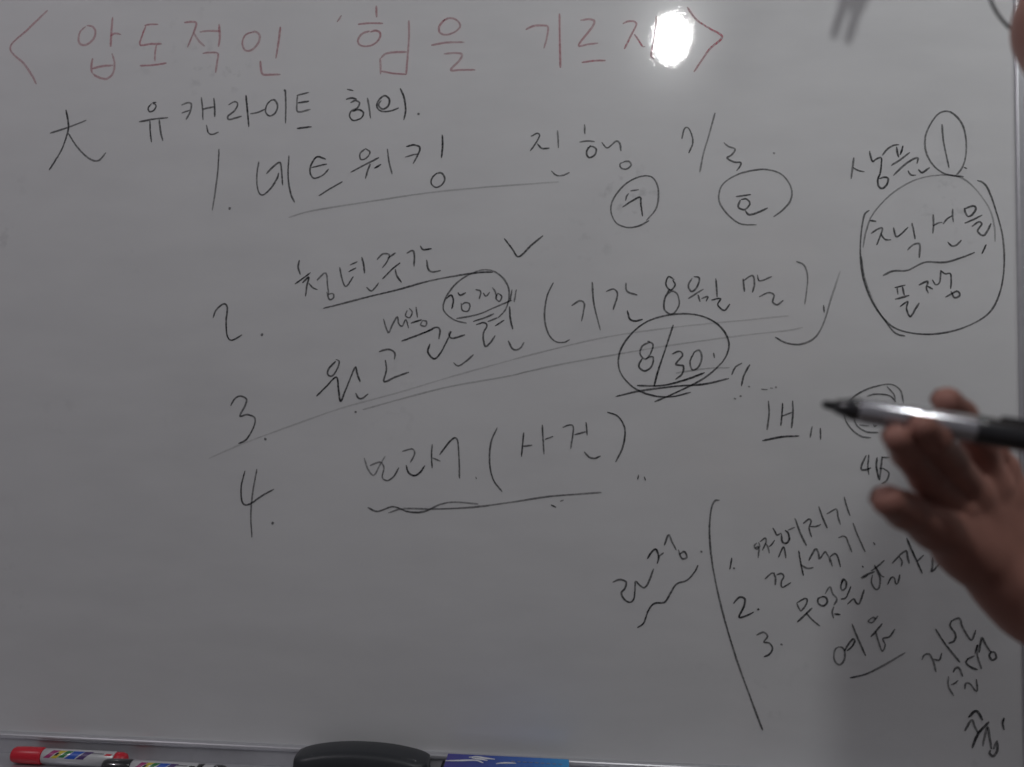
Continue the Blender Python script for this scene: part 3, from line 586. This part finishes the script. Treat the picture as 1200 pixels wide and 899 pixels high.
# ---- head
Rv = np.array(rgt); Fh = np.array([-0.20, 0.97, -0.08]); Fh /= np.linalg.norm(Fh)
Uh = np.array([0.27, 0.05, 1.0]); Uh -= Fh*(Uh@Fh); Uh /= np.linalg.norm(Uh); Lh = np.cross(Uh, Fh)
HC = np.array([0.375, -0.470, 1.598])            # centre of the skull at eye level
AX = np.stack([Fh, Lh, Uh]).astype(np.float32)
def hp(f, l, u): return (HC+f*Fh+l*Lh+u*Uh).astype(np.float32)
def head_sdf(X):
    d = sd_ell(X, hp(-0.012, 0, 0.035), AX, (0.098, 0.076, 0.088))
    d = smin(d, sd_ell(X, hp(0.030, 0, -0.022), AX, (0.066, 0.064, 0.085)), 0.03)
    d = smin(d, sd_cap(X, hp(0.060, 0, -0.088), hp(0.066, 0, -0.094), .024, .018), 0.035)
    for s in (-1, 1):
        d = smin(d, sd_ell(X, hp(0.052, s*0.040, -0.028), AX, (0.030, 0.024, 0.026)), 0.022)       # cheeks
        d = smin(d, sd_cap(X, hp(0.0, s*0.052, -0.058), hp(0.050, s*0.026, -0.088), .022, .019), 0.025)   # jaw
        d = smin(d, sd_cap(X, hp(0.086, s*0.012, 0.020), hp(0.070, s*0.050, 0.018), .008, .007), 0.014)  # brow
        d = np.maximum(d, -(sd_ell(X, hp(0.098, s*0.032, 0.001), AX, (0.014, 0.017, 0.011))))      # eye socket
        d = smin(d, sd_ell(X, hp(-0.012, s*0.077, -0.010), AX, (0.019, 0.008, 0.031)), 0.008)        # ear
        d = smin(d, sd_ell(X, hp(0.095, s*0.010, -0.040), AX, (0.010, 0.008, 0.007)), 0.008)         # nostril wing
        d = smin(d, sd_ell(X, hp(0.080, s*0.032, 0.001), AX, (0.014, 0.014, 0.012)), 0.004)         # lids
    d = smin(d, sd_cap(X, hp(0.088, 0, 0.006), hp(0.106, 0, -0.034), .0075, .0095), 0.012)
    d = smin(d, sd_ell(X, hp(0.090, 0, -0.060), AX, (0.010, 0.024, 0.0055)), 0.006)
    d = smin(d, sd_ell(X, hp(0.088, 0, -0.070), AX, (0.010, 0.021, 0.0060)), 0.006)
    d = smin(d, sd_cap(X, hp(-0.030, 0, -0.06), NECK, .056, .060), 0.03)
    return d
NECK = (HC+np.array([0.075, -0.065, -0.19])).astype(np.float32)
hb = HC+np.array([0.012, -0.015, 0.0])
headV, headF = nets(head_sdf, hb+[-0.135, -0.155, -0.19], hb+[0.135, 0.155, 0.15], 0.0026)
# ---- rest of the body (mostly under the clothes, outside the picture)
bf = np.array([-0.70, 0.71, 0]); bf /= np.linalg.norm(bf); bl = np.array([-bf[1], bf[0], 0])
BC = np.array([HC[0]+0.095, HC[1]-0.075, 0])                       # body axis on the floor
def bp(f, l, z): return (BC+bf*f+bl*l+np.array([0, 0, z])).astype(np.float32)
SL, SR = bp(-0.02, 0.165, 1.36), bp(0.0, -0.185, 1.365)
ELB = fore; WR = wrist; ELR = bp(-0.05, -0.235, 1.06); WRR = bp(0.06, -0.235, 0.83); HIP = 0.90
handR = [(WRR, .026), (bp(0.075, -0.235, 0.775), .030), (bp(0.085, -0.232, 0.72), .020), (bp(0.083, -0.225, 0.675), .012)]
def torso(X, g):
    d = sd_ell(X, bp(0, 0, 1.22), np.stack([bf, bl, [0, 0, 1]]), (0.105+g, 0.155+g, 0.24+g))
    d = smin(d, sd_ell(X, bp(0.005, 0, 0.98), np.stack([bf, bl, [0, 0, 1]]), (0.105+g, 0.150+g, 0.20+g)), 0.06)
    d = smin(d, sd_cap(X, bp(-0.01, 0.12, 1.385), bp(-0.01, -0.12, 1.385), .050+g, .050+g), 0.06)
    return d
def legs(X, g):
    d = None
    for s in (-1, 1):
        e_ = chain(X, [(bp(0, s*0.085, 0.92), .085+g), (bp(0.02, s*0.095, 0.50), .058+g), (bp(-0.01, s*0.10, 0.10), .040+g)], 0.02)
        d = e_ if d is None else smin(d, e_, 0.02)
    return d
def body_sdf(X):
    d = torso(X, -0.014); d = smin(d, legs(X, -0.012), 0.03)
    d = smin(d, sd_cap(X, NECK, bp(-0.01, 0, 1.38), .058, .062), 0.03)
    d = smin(d, chain(X, [(SL, .048), (ELB, .034), (wrist+(fore-wrist)*0.3, .029)], 0.02), 0.03)
    d = smin(d, chain(X, [(SR, .048), (ELR, .036), (WRR, .026)], 0.02), 0.03)
    d = smin(d, chain(X, handR, 0.01), 0.01)
    return d
P_ = np.array([SL, SR, ELB, WR, ELR, WRR, bp(0.12, 0.18, 0.06), bp(-0.12, -0.18, 0.06), NECK])
blo, bhi = P_.min(0)-0.075, P_.max(0)+0.075
bodV, bodF = nets(body_sdf, blo, bhi, 0.010)
base = np.array([BC[0], BC[1], 0.0])
person = empty('person', tuple(base)); tag(person, 'person in a dark long-sleeved top and glasses, holding up an open marker before the board', 'person')
def ppart(name, V, F, mat):
    V = np.asarray(V)-base; return link(name, mesh(name, V, F if isinstance(F, list) else F.tolist()), mat, person)
V, F = join([(handV, handF), (headV, headF), (bodV, bodF)])
ppart('body', V, F, M['skin'])
fold = lambda X, a: a*(np.sin(X[..., 2]*95+3*np.sin(X[..., 0]*31)+2*np.sin(X[..., 1]*27)))
CUFF = wrist+(fore-wrist)*0.42
def shirt_sdf(X):
    d = torso(X, 0.006)
    d = smin(d, chain(X, [(SL, .064), (ELB, .050), (CUFF, .040)], 0.02), 0.04)
    d = smin(d, chain(X, [(SR, .064), (ELR, .052), (WRR, .040)], 0.02), 0.04)
    d = smin(d, sd_cap(X, bp(-0.01, 0, 1.38), NECK+(NECK-bp(-0.01, 0, 1.38))*-0.2, .066, .064), 0.02)
    d = d+fold(X, 0.0022)
    # hem and cuffs end cleanly
    d = np.maximum(d, 0.86-X[..., 2])
    ax = (wrist-fore)/np.linalg.norm(wrist-fore); t_ = (X-CUFF)@ax; d = np.where(np.linalg.norm(X-CUFF, axis=-1) < 0.09, np.maximum(d, t_), d)
    return d
shV, shF = nets(shirt_sdf, np.array([blo[0], blo[1], 0.76]), bhi, 0.006)
ppart('shirt', shV, shF, M['shirt'])
trV, trF = nets(lambda X: np.maximum(smin(legs(X, 0.004), sd_ell(X, bp(0, 0, 0.93), np.stack([bf, bl, [0, 0, 1]]), (0.108, 0.150, 0.10)), 0.03)+fold(X, 0.002), X[..., 2]-0.99), bp(-0.2, 0, 0.05)*[1, 1, 0]+[-0.2, -0.2, 0.05], bp(0.2, 0, 0)+[0.25, 0.2, 1.03], 0.012)
ppart('trousers', trV, trF, M['trousers'])
for s in (-1, 1):
    def shoe_sdf(X, s=s):
        d = smin(sd_ell(X, bp(0.085, s*0.105, 0.03), np.stack([bf, bl, [0, 0, 1]]), (0.11, 0.046, 0.038)), sd_cap(X, bp(-0.01, s*0.10, 0.04), bp(-0.01, s*0.10, 0.09), .045, .045), 0.03)
        return np.maximum(d, 0.002-X[..., 2])
    v, f = nets(shoe_sdf, bp(0.06, s*0.10, 0)-[0.2, 0.2, 0.01], bp(0.06, s*0.10, 0.16)+[0.2, 0.2, 0], 0.007); ppart('shoe', v, f, M['shoe'])
# hair: a cap over the skull with a cut hairline and swept clumps
def hair_sdf(X):
    d = sd_ell(X, hp(-0.016, 0, 0.042), AX, (0.108, 0.086, 0.098))
    q = (X-HC.astype(np.float32))@AX.T
    d = d+0.004*np.sin(q[..., 1]*160+q[..., 0]*60)+0.003*np.sin(q[..., 0]*210+q[..., 2]*90)
    cut = np.maximum(q[..., 0]-0.045-0.35*(q[..., 2]-0.05), 0)   # forehead
    d = np.maximum(d, (q[..., 0]-0.060)*0.7-(q[..., 2]-0.060)*0.7)
    d = np.maximum(d, -(q[..., 2]+0.015+0.9*np.maximum(-q[..., 0]-0.02, 0)*1.0-0.9*np.maximum(q[..., 0], 0)))
    return d
hV, hF = nets(hair_sdf, HC+np.array([-0.15, -0.17, -0.10]), HC+np.array([0.15, 0.15, 0.17]), 0.004)
ppart('hair', hV, hF, M['hair'])
def ball(name, c, r, mat, sc=(1, 1, 1)):
    bm = bmesh.new(); bmesh.ops.create_uvsphere(bm, u_segments=20, v_segments=12, radius=r)
    for v in bm.verts: v.co = Vector(c)+v.co
    me = bpy.data.meshes.new(name); bm.to_mesh(me); bm.free(); o = link(name, me, mat, person); return o
for s in (-1, 1):
    ball('eye', hp(0.079, s*0.032, 0.001)-base, 0.0125, M['eye']); ball('iris', hp(0.0865, s*0.032, 0.001)-base, 0.0058, M['iris'])
# fingernails on the far side of each fingertip
for fg in (thumb, index, middle, ring, little):
    tip, r = fg[-1]; d_ = tip-fg[-2][0]; d_ /= np.linalg.norm(d_); back = np.array(fwd)-d_*(np.array(fwd)@d_); back /= np.linalg.norm(back); sd_ = np.cross(d_, back)
    V, F = [], []; n = 6
    for i in range(n+1):
        for j in range(n+1):
            a = (i/n-0.5)*1.5; l = (j/n-0.8)*0.011
            wv = 0.95*(1-0.25*abs(2*j/n-1)**3)
            V.append(tip-base+d_*(l+0.002)+r*1.02*(math.cos(a*wv)*back+math.sin(a*wv)*sd_))
    for i in range(n):
        for j in range(n): q = i*(n+1)+j; F.append((q, q+1, q+n+2, q+n+1))
    o = link('fingernail', mesh('fingernail', V, F), M['nail'], person)

# ------------------------------------------------------------------ the held marker
a = at(963, 473.5, PD+0.015); b = at(1262, 523, PD-0.036); axv = (b-a)/np.linalg.norm(b-a); up_ = np.array([0, 0, 1.0])
zz = up_-axv*(up_@axv); zz /= np.linalg.norm(zz); yy_ = np.cross(zz, axv)
mk = bpy.data.objects.new('marker_pen', None); C.objects.link(mk)
mk.matrix_world = Matrix(((axv[0], yy_[0], zz[0], a[0]), (axv[1], yy_[1], zz[1], a[1]), (axv[2], yy_[2], zz[2], a[2]), (0, 0, 0, 1)))
tag(mk, 'silver marker with bare black nib and black cap on its tail, in the raised hand', 'marker')
def X_(px):                                     # distance along the marker's axis that shows at picture column px
    lo_, hi_ = 0.0, 0.3
    for _ in range(40):
        m_ = (lo_+hi_)/2; q = a+axv*m_-CAM
        if 600+FPX*(q@rgt)/(q@fwd) < px: lo_ = m_
        else: hi_ = m_
    return lo_
x1, x2, x3, x4 = X_(984), X_(1008), X_(1143), X_(1250); r = 0.0081
link('nib', lathe_mesh('nib', [(0, 0.0012), (0.0015, 0.0024), (0.007, 0.0032), (x1, 0.0038)], 24), M['nib'], mk)
link('collar', lathe_mesh('collar', [(x1-0.003, 0.0035), (x1-0.0025, 0.0046), (x1+0.004, 0.0062), (x1+0.006, 0.0072), (x2-0.003, 0.0074), (x2+0.001, 0.0075)], 32), M['black_plastic'], mk)
link('barrel', lathe_mesh('barrel', [(x2-0.0002, 0.0076), (x2+0.0006, r-0.0002), (x2+0.002, r), (x3-0.001, r*1.01), (x3+0.01, r*0.97)], 48), M['silver'], mk)
link('cap', lathe_mesh('cap', [(x3, r*1.02), (x3+0.0006, r*1.09), (x3+0.004, r*1.10), (x3+0.03, r*1.04), (x4-0.002, r*0.93), (x4, r*0.8)], 40), M['black_plastic'], mk)
clip = box_mesh('clip', (x3+0.012, -0.0022, r*1.03), (x3+0.045, 0.0022, r*1.03+0.0022), 0.0008); link('pocket_clip', clip, M['black_plastic'], mk, False)

# ------------------------------------------------------------------ glasses on the face
def gp_(f, l, u): return hp(f, l, u+0.0065+0.16*l)
gl = empty('eyeglasses', tuple(gp_(0.104, 0, 0))); tag(gl, 'thin dark-rimmed eyeglasses worn on the face at the edge of the frame', 'eyeglasses'); go = gp_(0.104, 0, 0).astype(float)
def lens_ring(s, k=1.0):
    out = []
    for i in range(40):
        t = 2*math.pi*i/40; x = 0.0300*k*math.copysign(abs(math.cos(t))**0.8, math.cos(t)); y = 0.0135*k*math.copysign(abs(math.sin(t))**0.8, math.sin(t))
        l = s*(0.0385+x); out.append(gp_(0.104-0.0042*(abs(l)/0.06)**2*4*0.6, l, y-0.006)-go)
    return out
for s in (-1, 1):
    link('rim', tube_mesh('rim', lens_ring(s), 0.0011, 8, True), M['frame_dark'], gl)
    rg = lens_ring(s, 0.98); cen = sum(np.array(q) for q in rg)/40
    link('lens', mesh('lens', [cen+0.0018*Fh]+rg, [(0, i+1, (i+1) % 40+1) for i in range(40)]), M['lens'], gl)
    link('brow_bar', tube_mesh('brow', [np.array(q)+Uh*0.0006 for q in lens_ring(s)[2:19]], 0.0021, 8), M['frame_dark'], gl)
    link('temple', tube_mesh('temple', [gp_(0.094, s*0.068, 0.004)-go, gp_(0.086, s*0.075, 0.005)-go, gp_(0.03, s*0.081, 0.004)-go, gp_(-0.012, s*0.083, 0.002)-go, gp_(-0.03, s*0.083, -0.018)-go], 0.0016, 8), M['frame_dark'], gl)
link('bridge', tube_mesh('bridge', [gp_(0.103, 0.009, 0.0)-go, gp_(0.107, 0, 0.003)-go, gp_(0.103, -0.009, 0.0)-go], 0.0014, 8), M['frame_dark'], gl)

# ------------------------------------------------------------------ made-up forked strip above the view, added to cast the shadow at the top
def shadow_src(px, py, y):                     # where a thing y in front of the board stands whose shadow falls at this spot
    q = on_plane(px, py, 0.0); t = -y/(LAMP[1]-0.0)*-1.0
    k = y/LAMP[1]; return q+(LAMP-q)*k
yS = -0.125
shadow_caster = empty('unseen_shadow_caster', tuple(shadow_src(1003, -60, yS))); so = np.array(shadow_caster.location); tag(shadow_caster, 'dark forked strip added unseen above the view to cast a shadow on the board', 'shadow_caster')
def band(name, pts, wd):
    V, F = [], []; n = len(pts)
    for i, (x, y) in enumerate(pts):
        p = shadow_src(x, y, yS); t = (i/(n-1)); w_ = wd[i]*0.00052
        dx = np.array([pts[min(i+1, n-1)][0]-pts[max(i-1, 0)][0], -(pts[min(i+1, n-1)][1]-pts[max(i-1, 0)][1])], float); dx /= np.linalg.norm(dx); nx = np.array([-dx[1], 0, dx[0]])
        for s, yo in ((1, 0.0008), (-1, 0.0008), (-1, -0.0008), (1, -0.0008)): V.append(p-so+nx*w_*s+np.array([0, yo, 0]))
    for i in range(n-1):
        for k in range(4): F.append((i*4+k, i*4+(k+1) % 4, (i+1)*4+(k+1) % 4, (i+1)*4+k))
    F += [(3, 2, 1, 0), tuple((n-1)*4+k for k in range(4))]
    link(name, mesh(name, V, F), M['shadow_caster'], shadow_caster, False)
band('caster_prong', [(990, 2), (985, 18), (981, 30), (976, 44)], [10, 10, 9.5, 8.5])
band('caster_prong', [(1004, 8), (1001, 24), (997, 38), (992, 50)], [11, 10, 9.5, 8.5])
band('caster_stem', [(1030, -120), (1018, -60), (1004, -10), (996, 12)], [32, 32, 30, 26])
